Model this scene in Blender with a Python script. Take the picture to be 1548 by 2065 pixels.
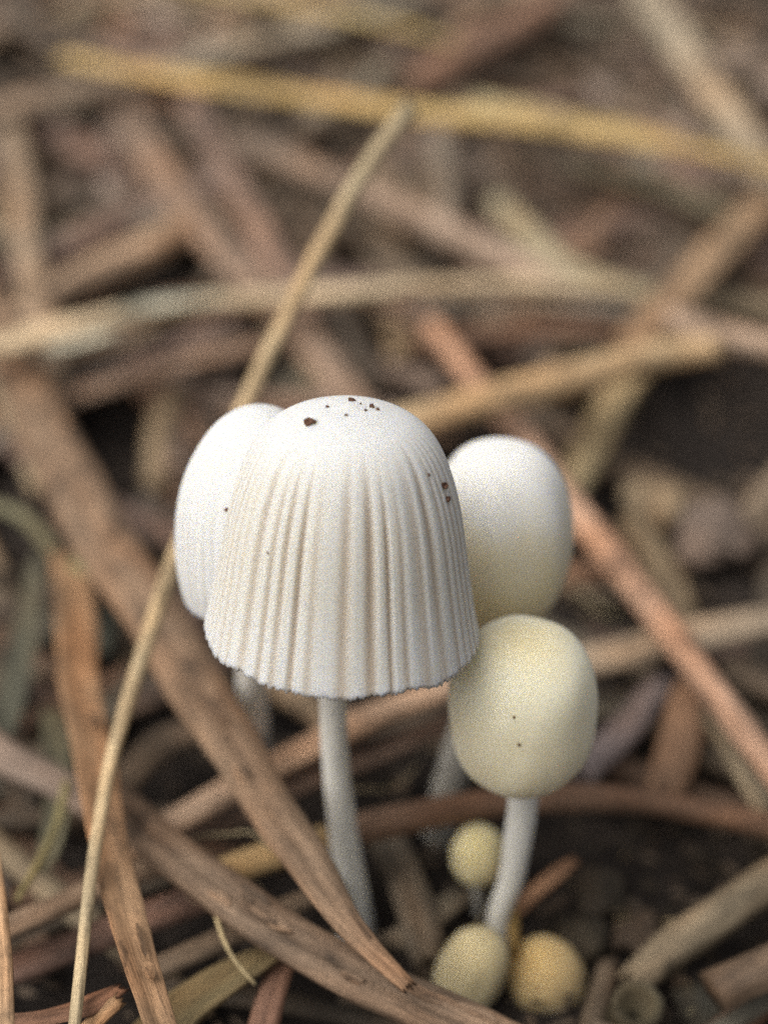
import bpy, bmesh, math, random
from mathutils import Vector, Matrix, noise
from mathutils.bvhtree import BVHTree

# ------------------------------------------------------------------ camera, world, sun
for o in list(bpy.data.objects):
    bpy.data.objects.remove(o, do_unlink=True)
scene = bpy.context.scene
COL = scene.collection
MM = 0.001                                   # everything below is written in millimetres, built at real size

W, H = 1548.0, 2065.0                        # size of the photograph the pixel notes refer to
PITCH = math.radians(36.0)
HALF = math.radians(16.0)                    # half the vertical field of view
CAM = Vector((0.0, -61.5, 72.0))
FOCAL = (H / 2) / math.tan(HALF)
FWD = Vector((0, math.cos(PITCH), -math.sin(PITCH)))
UP = Vector((0, math.sin(PITCH), math.cos(PITCH)))
RIGHT = Vector((1, 0, 0))

cd = bpy.data.cameras.new("camera")
cd.sensor_fit = 'VERTICAL'
cd.sensor_height = 36.0
cd.sensor_width = 36.0
cd.lens = 18.0 / math.tan(HALF)
cd.clip_start = 0.002
cd.clip_end = 100.0
cd.dof.use_dof = True
cd.dof.focus_distance = 75.5 * MM
cd.dof.aperture_fstop = cd.lens / 3.4
cam = bpy.data.objects.new("camera", cd)
COL.objects.link(cam)
cam.location = CAM * MM
cam.rotation_euler = (math.pi / 2 - PITCH, 0, 0)
scene.camera = cam

SUN_EL, SUN_AZ = math.radians(54), math.radians(-60)      # azimuth from +y, towards -x
sun_dir = Vector((math.sin(SUN_AZ) * math.cos(SUN_EL), -0.35 * math.cos(SUN_EL), math.sin(SUN_EL))).normalized()
world = bpy.data.worlds.new("World")
scene.world = world
world.use_nodes = True
wn = world.node_tree.nodes
wl = world.node_tree.links
bg = wn["Background"]
sky = wn.new("ShaderNodeTexSky")
sky.sky_type = 'NISHITA'
sky.sun_disc = False
sky.sun_elevation = math.asin(sun_dir.z)
sky.sun_rotation = math.atan2(sun_dir.x, sun_dir.y)
sky.air_density = 1.0
sky.dust_density = 8.0
sky.ozone_density = 1.0
grey = wn.new("ShaderNodeHueSaturation")            # an even overcast: the same sky, most of its blue washed out
grey.inputs["Saturation"].default_value = 0.30
wl.new(sky.outputs[0], grey.inputs["Color"])
wl.new(grey.outputs[0], bg.inputs[0])
bg.inputs[1].default_value = 0.125
sl = bpy.data.lights.new("sun", 'SUN')
sl.energy = 1.1
sl.angle = math.radians(75)
sl.color = (1.0, 0.94, 0.84)
sun = bpy.data.objects.new("sun", sl)
COL.objects.link(sun)
sun.location = sun_dir * 2
sun.rotation_euler = (-sun_dir).to_track_quat('-Z', 'Y').to_euler()
scene.view_settings.view_transform = 'Standard'
scene.view_settings.look = 'None'
scene.view_settings.exposure = 0.18
scene.view_settings.gamma = 1.0
scene.view_settings.use_curve_mapping = False
scene.render.engine = 'CYCLES'
scene.cycles.max_bounces = 6
scene.cycles.diffuse_bounces = 4
scene.cycles.use_denoising = False            # the photograph is grainy too

rng = random.Random(7)


# ------------------------------------------------------------------ helpers
def sstep(a, b, x):
    t = max(0.0, min(1.0, (x - a) / (b - a)))
    return t * t * (3 - 2 * t)


def terrain(x, y):
    """soil height in mm: a low hollow where the mushrooms stand, rising gently behind"""
    z = 15.0 * sstep(12, 120, y) + 1.5 * sstep(20, 60, abs(x))
    z += 0.7 * math.sin(x * 0.21 + 1.1) * math.sin(y * 0.17 + 0.4) + 0.4 * math.sin(x * 0.47 + y * 0.39)
    return z


def ray(px, py):
    return (FWD + RIGHT * ((px - W / 2) / FOCAL) - UP * ((py - H / 2) / FOCAL))


def at_depth(px, py, d):
    return CAM + ray(px, py) * d


def at_height(px, py, h):
    """the point seen at a pixel that lies h mm above the soil"""
    r = ray(px, py)
    lo, hi = 20.0, 900.0
    for _ in range(50):
        m = (lo + hi) / 2
        p = CAM + r * m
        if p.z - terrain(p.x, p.y) > h:
            lo = m
        else:
            hi = m
    return CAM + r * ((lo + hi) / 2)


def project(p):
    v = p - CAM
    d = v.dot(FWD)
    if d < 1:
        return None
    return (W / 2 + v.dot(RIGHT) / d * FOCAL, H / 2 - v.dot(UP) / d * FOCAL, d)


def lin(c, k=1.0):
    out = []
    for v in c[:3]:
        v = v / 255.0
        v = v / 12.92 if v <= 0.04045 else ((v + 0.055) / 1.055) ** 2.4
        out.append(min(0.9, v * k))
    return tuple(out) + (1.0,)


def dull(c, k=1.0, sat=0.78):
    """weathered straw colour: most of the chroma bleached out"""
    l = 0.3 * c[0] + 0.59 * c[1] + 0.11 * c[2]
    return lin(tuple(l + (v - l) * sat + d for v, d in zip(c, (-2, 1, -4))), k)


def tag(o, label=None, cat=None, group=None, kind=None):
    if label: o["label"] = label
    if cat: o["category"] = cat
    if group: o["group"] = group
    if kind: o["kind"] = kind
    return o


def mesh_obj(name, verts, faces, mat, parent=None, origin=None, uvs=None, attr=None, smooth=True, color=None):
    """verts in mm, world space; origin in mm becomes the object's location (or the parent's origin is taken off)"""
    me = bpy.data.meshes.new(name)
    off = origin if origin is not None else Vector((0, 0, 0))
    me.from_pydata([((v[0] - off[0]) * MM, (v[1] - off[1]) * MM, (v[2] - off[2]) * MM) for v in verts], [], faces)
    if uvs is not None:
        lay = me.uv_layers.new(name="UVMap")
        vi = [0] * len(me.loops)
        me.loops.foreach_get("vertex_index", vi)
        flat = [0.0] * (2 * len(vi))
        for i, k in enumerate(vi):
            flat[2 * i] = uvs[k][0]
            flat[2 * i + 1] = uvs[k][1]
        lay.data.foreach_set("uv", flat)
    if attr is not None:
        for nm, vals in attr.items():
            a = me.attributes.new(nm, 'FLOAT', 'POINT')
            a.data.foreach_set("value", vals)
    if smooth:
        me.polygons.foreach_set("use_smooth", [True] * len(me.polygons))
    me.materials.append(mat)
    me.update()
    o = bpy.data.objects.new(name, me)
    COL.objects.link(o)
    if parent is not None:
        o.parent = parent
    else:
        o.location = off * MM
    if color:
        o.color = color
    return o


def empty(name, base):
    o = bpy.data.objects.new(name, None)
    o.empty_display_size = 0.002
    COL.objects.link(o)
    o.location = base * MM
    return o


# ------------------------------------------------------------------ materials
def new_mat(name):
    m = bpy.data.materials.new(name)
    m.use_nodes = True
    nt = m.node_tree
    return m, nt, nt.nodes, nt.links, nt.nodes["Principled BSDF"]


def N(nodes, typ, **kw):
    n = nodes.new(typ)
    for k, v in kw.items():
        setattr(n, k, v)
    return n


def ramp(nodes, stops):
    r = nodes.new("ShaderNodeValToRGB")
    el = r.color_ramp.elements
    while len(el) < len(stops):
        el.new(0.5)
    for e, (p, c) in zip(el, stops):
        e.position = p
        e.color = c if len(c) == 4 else tuple(c) + (1,)
    return r


def g(v):
    return (v, v, v, 1)


def straw_material():
    """dry stalk: the object's own colour, lengthwise fibres, blotches of rot and paler scuffs"""
    m, nt, nd, lk, b = new_mat("dry_straw")
    uv = N(nd, "ShaderNodeUVMap")
    info = N(nd, "ShaderNodeObjectInfo")
    rnd = N(nd, "ShaderNodeVectorMath", operation='MULTIPLY')
    comb = N(nd, "ShaderNodeCombineXYZ")
    lk.new(info.outputs["Random"], comb.inputs[0]); lk.new(info.outputs["Random"], comb.inputs[1]); lk.new(info.outputs["Random"], comb.inputs[2])
    lk.new(comb.outputs[0], rnd.inputs[0]); rnd.inputs[1].default_value = (137, 71, 53)
    add = N(nd, "ShaderNodeVectorMath", operation='ADD')
    lk.new(uv.outputs[0], add.inputs[0]); lk.new(rnd.outputs[0], add.inputs[1])

    def noise_at(scale_xyz, scale, detail=4, rough=0.6):
        mp = N(nd, "ShaderNodeMapping"); mp.inputs["Scale"].default_value = scale_xyz
        lk.new(add.outputs[0], mp.inputs[0])
        n = N(nd, "ShaderNodeTexNoise"); n.inputs["Scale"].default_value = scale
        n.inputs["Detail"].default_value = detail; n.inputs["Roughness"].default_value = rough
        lk.new(mp.outputs[0], n.inputs["Vector"])
        return n
    fib = noise_at((7, 0.35, 1), 1.0, 5, 0.65)
    blot = noise_at((0.7, 0.28, 1), 1.0, 4, 0.6)
    fine = noise_at((3.0, 2.2, 1), 1.6, 6, 0.7)
    hue = noise_at((0.5, 0.12, 1), 1.0, 3, 0.5)
    rf = ramp(nd, [(0.25, g(0.50)), (0.5, g(0.98)), (0.75, g(1.38))]); lk.new(fib.outputs["Fac"], rf.inputs[0])
    rb = ramp(nd, [(0.30, g(0.30)), (0.42, g(0.78)), (0.58, g(1.04)), (0.72, g(1.32))]); lk.new(blot.outputs["Fac"], rb.inputs[0])
    rn = ramp(nd, [(0.28, g(0.55)), (0.42, g(1.0)), (0.72, g(1.15))]); lk.new(fine.outputs["Fac"], rn.inputs[0])
    rh = ramp(nd, [(0.32, (1.08, 0.94, 0.82)), (0.5, (1, 1, 1)), (0.66, (0.93, 0.99, 1.04))]); lk.new(hue.outputs["Fac"], rh.inputs[0])
    cur = info.outputs["Color"]
    for r in (rf, rb, rn, rh):
        mx = N(nd, "ShaderNodeMix", data_type='RGBA', blend_type='MULTIPLY')
        mx.inputs["Factor"].default_value = 1.0
        lk.new(cur, mx.inputs["A"]); lk.new(r.outputs[0], mx.inputs["B"])
        cur = mx.outputs["Result"]
    lk.new(cur, b.inputs["Base Color"])
    b.inputs["Roughness"].default_value = 0.62
    b.inputs["Specular IOR Level"].default_value = 0.35
    ad = N(nd, "ShaderNodeMath", operation='ADD')
    lk.new(fib.outputs["Fac"], ad.inputs[0])
    m2 = N(nd, "ShaderNodeMath", operation='MULTIPLY'); m2.inputs[1].default_value = 0.8
    lk.new(fine.outputs["Fac"], m2.inputs[0]); lk.new(m2.outputs[0], ad.inputs[1])
    bp = N(nd, "ShaderNodeBump"); bp.inputs["Strength"].default_value = 0.7; bp.inputs["Distance"].default_value = 0.00018
    lk.new(ad.outputs[0], bp.inputs["Height"]); lk.new(bp.outputs[0], b.inputs["Normal"])
    return m


def flesh_material(name, top, low, groove=None, sss=0.6, radius=(0.0011, 0.0009, 0.0006), span=(0.0, 1.0), spots=0.0, rim=None, speck=1.0, rim_at=(0.8, 1.0)):
    """mushroom flesh: colour runs from apex to rim by the 'along' attribute, grooves are tinted, surface is powdery"""
    m, nt, nd, lk, b = new_mat(name)
    tc = N(nd, "ShaderNodeTexCoord")
    mp = N(nd, "ShaderNodeMapping"); mp.inputs["Scale"].default_value = (1000, 1000, 1000)
    lk.new(tc.outputs["Object"], mp.inputs[0])
    al = N(nd, "ShaderNodeAttribute", attribute_name="along")
    n1 = N(nd, "ShaderNodeTexNoise"); n1.inputs["Scale"].default_value = 0.45; n1.inputs["Detail"].default_value = 5
    lk.new(mp.outputs[0], n1.inputs["Vector"])
    sub = N(nd, "ShaderNodeMath", operation='MULTIPLY_ADD'); sub.inputs[1].default_value = 0.35; sub.inputs[2].default_value = -0.175
    lk.new(n1.outputs["Fac"], sub.inputs[0])
    ad = N(nd, "ShaderNodeMath", operation='ADD')
    lk.new(al.outputs["Fac"], ad.inputs[0]); lk.new(sub.outputs[0], ad.inputs[1])
    rp = ramp(nd, [(span[0], top), (span[1], low)] + ([(rim_at[0], low), (rim_at[1], rim)] if rim else [])); lk.new(ad.outputs[0], rp.inputs[0])
    cur = rp.outputs[0]
    n2 = N(nd, "ShaderNodeTexNoise"); n2.inputs["Scale"].default_value = 5.0; n2.inputs["Detail"].default_value = 6; n2.inputs["Roughness"].default_value = 0.7
    lk.new(mp.outputs[0], n2.inputs["Vector"])
    r2 = ramp(nd, [(0.3, g(1 - 0.10 * speck)), (0.5, g(1.0)), (0.8, g(1 + 0.04 * speck))]); lk.new(n2.outputs["Fac"], r2.inputs[0])
    mx = N(nd, "ShaderNodeMix", data_type='RGBA', blend_type='MULTIPLY'); mx.inputs["Factor"].default_value = 1
    lk.new(cur, mx.inputs["A"]); lk.new(r2.outputs[0], mx.inputs["B"]); cur = mx.outputs["Result"]
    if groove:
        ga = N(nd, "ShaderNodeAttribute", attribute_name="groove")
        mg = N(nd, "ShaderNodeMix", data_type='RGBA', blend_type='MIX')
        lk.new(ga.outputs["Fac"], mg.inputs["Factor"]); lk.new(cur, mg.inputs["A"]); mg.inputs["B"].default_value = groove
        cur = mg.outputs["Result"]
    if spots:
        n3 = N(nd, "ShaderNodeTexNoise"); n3.inputs["Scale"].default_value = 1.3; n3.inputs["Detail"].default_value = 3
        lk.new(mp.outputs[0], n3.inputs["Vector"])
        r3 = ramp(nd, [(0.66, g(0.0)), (0.78, g(spots))]); lk.new(n3.outputs["Fac"], r3.inputs[0])
        ms = N(nd, "ShaderNodeMix", data_type='RGBA'); lk.new(r3.outputs[0], ms.inputs["Factor"])
        lk.new(cur, ms.inputs["A"]); ms.inputs["B"].default_value = (0.55, 0.36, 0.14, 1)
        cur = ms.outputs["Result"]
    lk.new(cur, b.inputs["Base Color"])
    b.inputs["Roughness"].default_value = 0.75
    b.inputs["Specular IOR Level"].default_value = 0.2
    b.inputs["Subsurface Weight"].default_value = sss
    b.inputs["Subsurface Radius"].default_value = radius
    b.inputs["Subsurface Scale"].default_value = 1.0
    n4 = N(nd, "ShaderNodeTexNoise"); n4.inputs["Scale"].default_value = 9.0; n4.inputs["Detail"].default_value = 6; n4.inputs["Roughness"].default_value = 0.75
    lk.new(mp.outputs[0], n4.inputs["Vector"])
    bp = N(nd, "ShaderNodeBump"); bp.inputs["Strength"].default_value = 0.65; bp.inputs["Distance"].default_value = 0.00016
    lk.new(n4.outputs["Fac"], bp.inputs["Height"]); lk.new(bp.outputs[0], b.inputs["Normal"])
    return m


def soil_material(name, c0, c1, c2, scale=0.35):
    m, nt, nd, lk, b = new_mat(name)
    tc = N(nd, "ShaderNodeTexCoord")
    mp = N(nd, "ShaderNodeMapping"); mp.inputs["Scale"].default_value = (1000, 1000, 1000)
    lk.new(tc.outputs["Object"], mp.inputs[0])
    n1 = N(nd, "ShaderNodeTexNoise"); n1.inputs["Scale"].default_value = scale; n1.inputs["Detail"].default_value = 9; n1.inputs["Roughness"].default_value = 0.7
    lk.new(mp.outputs[0], n1.inputs["Vector"])
    r = ramp(nd, [(0.3, c0), (0.52, c1), (0.75, c2)]); lk.new(n1.outputs["Fac"], r.inputs[0])
    lk.new(r.outputs[0], b.inputs["Base Color"])
    b.inputs["Roughness"].default_value = 0.85
    b.inputs["Specular IOR Level"].default_value = 0.2
    n2 = N(nd, "ShaderNodeTexNoise"); n2.inputs["Scale"].default_value = 2.5; n2.inputs["Detail"].default_value = 8; n2.inputs["Roughness"].default_value = 0.75
    lk.new(mp.outputs[0], n2.inputs["Vector"])
    bp = N(nd, "ShaderNodeBump"); bp.inputs["Strength"].default_value = 0.8; bp.inputs["Distance"].default_value = 0.0005
    lk.new(n2.outputs["Fac"], bp.inputs["Height"]); lk.new(bp.outputs[0], b.inputs["Normal"])
    return m


M_STRAW = straw_material()
M_SOIL = soil_material("dark_soil", (0.014, 0.011, 0.010, 1), (0.038, 0.030, 0.025, 1), (0.085, 0.064, 0.050, 1))
M_CRUMB = soil_material("soil_crumb", (0.07, 0.035, 0.022, 1), (0.17, 0.09, 0.06, 1), (0.32, 0.18, 0.12, 1), 2.0)
WHITE = (0.86, 0.85, 0.81, 1)
BIG = (0.0017, 0.0016, 0.0012)
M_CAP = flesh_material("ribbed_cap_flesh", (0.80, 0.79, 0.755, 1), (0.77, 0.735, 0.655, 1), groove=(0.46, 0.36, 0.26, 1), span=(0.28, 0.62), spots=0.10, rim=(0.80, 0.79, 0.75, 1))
M_CAP2 = flesh_material("smooth_cap_flesh", (0.84, 0.83, 0.79, 1), (0.86, 0.845, 0.80, 1), groove=(0.60, 0.52, 0.42, 1), spots=0.06, rim=(0.83, 0.83, 0.81, 1), span=(0.2, 0.7))
M_EGG = flesh_material("cream_cap_flesh", (0.84, 0.835, 0.80, 1), (0.85, 0.75, 0.49, 1), span=(0.28, 0.64), sss=0.8, radius=BIG, speck=0.4)  # white top: overhead light painted into the colour, plus some pale veil
M_EGGY = flesh_material("yellow_cap_flesh", (0.85, 0.75, 0.48, 1), (0.90, 0.85, 0.65, 1), span=(0.04, 0.24), rim=(0.90, 0.80, 0.55, 1), rim_at=(0.36, 0.72), spots=0.12, sss=0.8, radius=BIG, speck=1.0)
M_BUD = flesh_material("olive_bud_flesh", (0.66, 0.55, 0.32, 1), (0.54, 0.46, 0.28, 1), spots=0.2, radius=BIG)
M_BUD2 = flesh_material("amber_bud_flesh", (0.68, 0.47, 0.20, 1), (0.52, 0.43, 0.27, 1), spots=0.2, radius=BIG)
M_STEM = flesh_material("stem_flesh", (0.85, 0.83, 0.76, 1), (0.80, 0.78, 0.70, 1), sss=0.45, radius=(0.0006, 0.0006, 0.0005))
M_BUDY = flesh_material("yellow_bud_flesh", (0.84, 0.70, 0.38, 1), (0.82, 0.70, 0.42, 1), sss=0.8, radius=BIG)
M_STEM_SHADED = flesh_material("shaded_stem_flesh", (0.50, 0.48, 0.43, 1), (0.42, 0.40, 0.35, 1), sss=0.3, radius=(0.0006, 0.0006, 0.0005))  # stem flesh darkened: the shade on the stem is put into its colour
M_GILL = flesh_material("gill_flesh", (0.42, 0.35, 0.29, 1), (0.42, 0.35, 0.29, 1), sss=0.2)

# ------------------------------------------------------------------ ground: one sheet, fine under the mushrooms, out to three metres
def graded(lo_fine, hi_fine, step, far, k=1.16):
    xs = []
    x = lo_fine
    while x < hi_fine:
        xs.append(x); x += step
    s = step
    while x < far:
        xs.append(x); s *= k; x += s
    xs.append(far)
    s = step; x = lo_fine
    left = []
    while x > -far:
        s *= k; x -= s
        left.append(max(x, -far))
    return left[::-1] + xs


gx = graded(-45, 45, 0.8, 3000)
gy = graded(-45, 150, 0.8, 3000)
gv, gf = [], []
for j, y in enumerate(gy):
    for i, x in enumerate(gx):
        fade = 1 - sstep(150, 500, max(abs(x), abs(y)))
        z = terrain(x, y)
        p = Vector((x, y, 0))
        z += fade * (1.1 * noise.noise(p * 0.22) + 0.7 * noise.noise(p * 0.55 + Vector((9, 3, 1))) + 0.35 * noise.noise(p * 1.3)) - 0.6
        gv.append((x, y, z))
nx = len(gx)
for j in range(len(gy) - 1):
    for i in range(nx - 1):
        a = j * nx + i
        gf.append((a, a + 1, a + nx + 1, a + nx))
ground = mesh_obj("ground", gv, gf, M_SOIL, origin=Vector((0, 0, 0)))
tag(ground, "dark crumbly soil under the dry straw litter", kind="structure")


# ------------------------------------------------------------------ stalks
def catmull(pts, n):
    """smooth path through control points (Vector, width)"""
    if len(pts) == 2:
        a, b = pts
        pts = [a, (a[0].lerp(b[0], 0.5), (a[1] + b[1]) / 2), b]
    P = [pts[0]] + list(pts) + [pts[-1]]
    segs = len(pts) - 1
    lens = [(pts[i + 1][0] - pts[i][0]).length for i in range(segs)]
    tot = sum(lens)
    out = []
    for s in range(segs):
        k = max(2, int(round(n * lens[s] / tot)))
        p0, p1, p2, p3 = P[s], P[s + 1], P[s + 2], P[s + 3]
        for i in range(k + (1 if s == segs - 1 else 0)):
            t = i / k
            t2, t3 = t * t, t * t * t
            v = 0.5 * ((2 * p1[0]) + (p2[0] - p0[0]) * t + (2 * p0[0] - 5 * p1[0] + 4 * p2[0] - p3[0]) * t2 + (3 * p1[0] - p0[0] - 3 * p2[0] + p3[0]) * t3)
            w = p1[1] + (p2[1] - p1[1]) * t
            out.append((v, w))
    return out


def section(kind, sides, r):
    """cross-section of unit width: list of (across, up)"""
    pts = []
    for i in range(sides):
        a = 2 * math.pi * i / sides
        c, s = math.cos(a), math.sin(a)
        if kind == 'culm':
            k = 0.5 * (1 + 0.025 * math.cos(7 * a + r))
            pts.append((k * c, 0.92 * k * s))
        elif kind == 'stalk':
            k = 0.5
            y = 0.58 * k * s * (1 + 0.07 * math.cos(9 * a + r))
            if s > 0:
                y -= 0.10 * math.exp(-((c - 0.15) / 0.25) ** 2)
            pts.append((k * c, y))
        elif kind == 'blade':
            x = 0.5 * c
            y = 0.11 * s + 0.42 * x * x
            if s > 0:
                y -= 0.05 * math.exp(-(c / 0.2) ** 2)
            else:
                y -= 0.04 * math.exp(-(c / 0.2) ** 2)
            pts.append((x, y))
        elif kind == 'flat':
            x = 0.5 * c
            pts.append((x, 0.05 * s + 0.15 * math.sin(x * 4 + r)))
    return pts


def stalk_geometry(pts, kind, seed, sides=16, step=1.0, roll=0.0, ragged=True, taper=(1.0, 1.0), wob=0.07):
    r = random.Random(seed)
    tot = sum((pts[i + 1][0] - pts[i][0]).length for i in range(len(pts) - 1))
    n = max(6, min(70, int(tot / step)))
    path = catmull(pts, n)
    m = len(path)
    sec = section(kind, sides, r.uniform(0, 6))
    verts, faces, uvs = [], [], []
    so = Vector((r.uniform(0, 99), r.uniform(0, 99), r.uniform(0, 99)))
    dist = 0.0
    tw0 = r.uniform(-0.25, 0.25)
    frames = []
    for i in range(m):
        p, w = path[i]
        t = (path[min(i + 1, m - 1)][0] - path[max(i - 1, 0)][0]).normalized()
        if i:
            dist += (p - path[i - 1][0]).length
        side = t.cross(Vector((0, 0, 1)))
        if side.length < 0.05:
            side = Vector((1, 0, 0))
        side.normalize()
        nrm = side.cross(t).normalized()
        f = i / (m - 1)
        ang = roll + tw0 * math.sin(f * 2.2 + seed) + 0.18 * noise.noise(so + Vector((dist * 0.09, 0, 0)))
        s2 = side * math.cos(ang) + nrm * math.sin(ang)
        n2 = nrm * math.cos(ang) - side * math.sin(ang)
        ww = w * (1 + wob * noise.noise(so + Vector((dist * 0.22, 3, 0))) + 0.6 * wob * noise.noise(so + Vector((dist * 0.9, 7, 0))))
        if f < 0.12:
            ww *= taper[0] + (1 - taper[0]) * sstep(0, 0.12, f)
        if f > 0.88:
            ww *= taper[1] + (1 - taper[1]) * (1 - sstep(0.88, 1, f))
        pp = p + side * (0.10 * w * noise.noise(so + Vector((dist * 0.12, 0, 5)))) + nrm * (0.10 * w * noise.noise(so + Vector((dist * 0.12, 0, 11))))
        frames.append((pp, t, s2, n2, ww))
        for k, (x, y) in enumerate(sec):
            q = 1 + 0.05 * noise.noise(so + Vector((k * 1.7, dist * 0.5, 2)))
            v = pp + s2 * (x * ww * q) + n2 * (y * ww * q)
            if ragged and (i == 0 or i == m - 1):
                v += t * (r.uniform(-0.35, 0.35) * ww)
            verts.append(v)
            uvs.append((k / sides * ww * 2.4, dist))
    for i in range(m - 1):
        for k in range(sides):
            a = i * sides + k
            b2 = i * sides + (k + 1) % sides
            faces.append((a, b2, b2 + sides, a + sides))
    for i, d in ((0, 1), (m - 1, -1)):
        pp, t, s2, n2, ww = frames[i]
        depth = (0.9 if kind == 'culm' else 0.12) * ww
        base = len(verts)
        inner = 0.62 if kind == 'culm' else 0.7
        for k, (x, y) in enumerate(sec):
            verts.append(pp + s2 * (x * ww * inner) + n2 * (y * ww * inner) + t * (d * 0.1 * ww))
            uvs.append((k / sides * ww, dist * (1 if d < 0 else 0)))
        verts.append(pp + n2 * (sec[sides // 4][1] + sec[3 * sides // 4][1]) * 0.5 * ww + t * (d * depth)); uvs.append((0, 0))
        for k in range(sides):
            a, b2 = i * sides + k, i * sides + (k + 1) % sides
            c0, c1 = base + k, base + (k + 1) % sides
            if d > 0:
                faces.append((b2, a, c0, c1)); faces.append((c1, c0, base + sides))
            else:
                faces.append((a, b2, c1, c0)); faces.append((c0, c1, base + sides))
    return verts, faces, uvs, frames


def px_path(points):
    out = []
    for (px, py, w, h) in points:
        p = at_height(px, py, h) if h > -20 else at_depth(px, py, -h)      # a stalk propped clear of the litter: distance noted instead
        d = (p - CAM).dot(FWD)
        out.append((p, w / FOCAL * d * (1.0 - 0.17 * (1 - sstep(800, 1150, py)))))
    return out


def stalk(name, label, cat, kind, color, points, seed=None, roll=0.0, k=1.2, group=None, nodes=(), node_color=None, taper=(1, 1), sides=26, wob=0.07, mat=None, scales=0):
    seed = seed if seed is not None else (abs(hash(label)) % 9999 if False else sum(ord(c) for c in label))
    pts = px_path(points)
    v, f, uv, fr = stalk_geometry(pts, kind, seed, roll=roll, taper=taper, sides=sides, wob=wob)
    o = mesh_obj(name, v, f, mat or M_STRAW, origin=pts[0][0], uvs=uv, color=dull(color, k))
    tag(o, label, cat, group)
    rs = random.Random(seed + 1)
    for q in range(scales):                     # loose scales of bark flaking off the upper side
        pp, t, s2, n2, ww = fr[rs.randrange(len(fr) // 3, len(fr) - 3)]
        if n2.z < 0: n2 = -n2
        x = rs.uniform(-0.32, 0.32)
        c = pp + s2 * (x * ww) + n2 * (0.29 * ww * math.sqrt(1 - 4 * x * x) + 0.03)
        L, Wd = rs.uniform(0.4, 1.3), rs.uniform(0.12, 0.35)
        nv, nf, nuv = [], [], []
        K = 9
        rad = [rs.uniform(0.65, 1.15) for _ in range(K)]
        tip = rs.uniform(-0.25, 0.25)
        for dz in (0.0, -0.10):
            for z in range(K):
                an = 2 * math.pi * z / K
                u = math.cos(an) * rad[z]
                nv.append(c + t * (L * u) + s2 * (Wd * math.sin(an) * rad[z]) + n2 * (dz + tip * max(0, u) * 0.4))
                nuv.append((z * 0.2, L * u))
        nf.append(tuple(range(K))); nf.append(tuple(reversed(range(K, 2 * K))))
        for z in range(K):
            nf.append((z, K + z, K + (z + 1) % K, (z + 1) % K))
        kk = rs.choice([0.6, 0.75, 1.35, 1.5])
        mesh_obj("bark_scale", nv, nf, M_STRAW, parent=o, origin=pts[0][0], uvs=nuv, smooth=False, color=dull(color, k * kk))
    for fr_at in nodes:
        i = int(fr_at * (len(fr) - 1))
        pp, t, s2, n2, ww = fr[i]
        nv, nf, nuv = [], [], []
        sd = 18
        prof = [(-0.35, 0.98), (-0.18, 1.09), (0.0, 1.13), (0.16, 1.10), (0.34, 0.98)]
        for a, (tt, rr) in enumerate(prof):
            for q in range(sd):
                an = 2 * math.pi * q / sd
                rad = 0.5 * ww * rr * (1 + 0.03 * math.sin(5 * an))
                nv.append(pp + t * (tt * ww) + s2 * (rad * math.cos(an)) + n2 * (0.92 * rad * math.sin(an)))
                nuv.append((q * 0.2, tt * ww))
        for a in range(len(prof) - 1):
            for q in range(sd):
                nf.append((a * sd + q, a * sd + (q + 1) % sd, (a + 1) * sd + (q + 1) % sd, (a + 1) * sd + q))
        mesh_obj("node_ring", nv, nf, M_STRAW, parent=o, origin=pts[0][0], uvs=nuv, color=dull(node_color or tuple(c * 0.85 for c in color), k))
    return o


# traced stalks: (pixel x, pixel y, width in pixels, height over the soil in mm)
S = stalk
S("flat_stalk", "broad mottled brown stalk slanting past the front mushroom's stem to a blunt tip", "stalk", 'stalk', (156, 116, 90),
  [(-140, 420, 116, 2.6), (-30, 620, 126, 4.0), (65, 800, 130, 6.4), (130, 950, 132, 8.2), (228, 1108, 130, 10), (368, 1342, 120, 11), (510, 1571, 104, 11), (620, 1721, 98, 10.8), (712, 1871, 90, 10.4), (822, 1992, 66, 10)], roll=-0.15, taper=(1, 0.5), k=0.86, scales=12)
S("flat_stalk", "grey-brown mottled stalk with dark blotches lying under the blunt-tipped brown stalk", "stalk", 'stalk', (144, 108, 86),
  [(215, 1590, 90, 7), (310, 1690, 105, 7.6), (420, 1772, 112, 8), (560, 1872, 112, 8.2), (720, 1965, 118, 8.3), (900, 2048, 112, 8.2), (1090, 2140, 105, 8)], roll=0.1, k=0.84, scales=14)
S("grass_leaf", "orange-tan flat leaf crossed by the thin pale culm", "leaf", 'blade', (174, 124, 88),
  [(140, 1120, 72, 6), (150, 1240, 84, 7.5), (165, 1400, 88, 9), (196, 1580, 88, 10), (233, 1770, 82, 10.4), (276, 1940, 76, 10.6), (332, 2120, 72, 10.6)], roll=0.25, scales=5, k=1.05)
S("thin_culm", "long thin pale culm running behind the smooth-capped mushroom", "straw", 'culm', (190, 160, 122),
  [(826, 218, 46, -101), (770, 290, 42, -100.5), (690, 420, 40, -99.5), (600, 590, 40, -98.5), (512, 775, 40, -97.5), (430, 960, 34, -95.5), (345, 1150, 34, -92), (270, 1380, 31, -88), (220, 1560, 28, -84.5), (182, 1780, 26, -80), (150, 2075, 26, -75), (140, 2150, 25, -74)], k=1.1, nodes=(0.03,), wob=0.05)
S("straw_stalk", "orange-tan stalk standing alone by the frayed red flake", "straw", 'stalk', (190, 142, 104),
  [(-30, 1650, 34, 10), (-6, 1800, 36, 10.5), (10, 1950, 36, 11), (12, 2120, 36, 11)])
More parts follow.
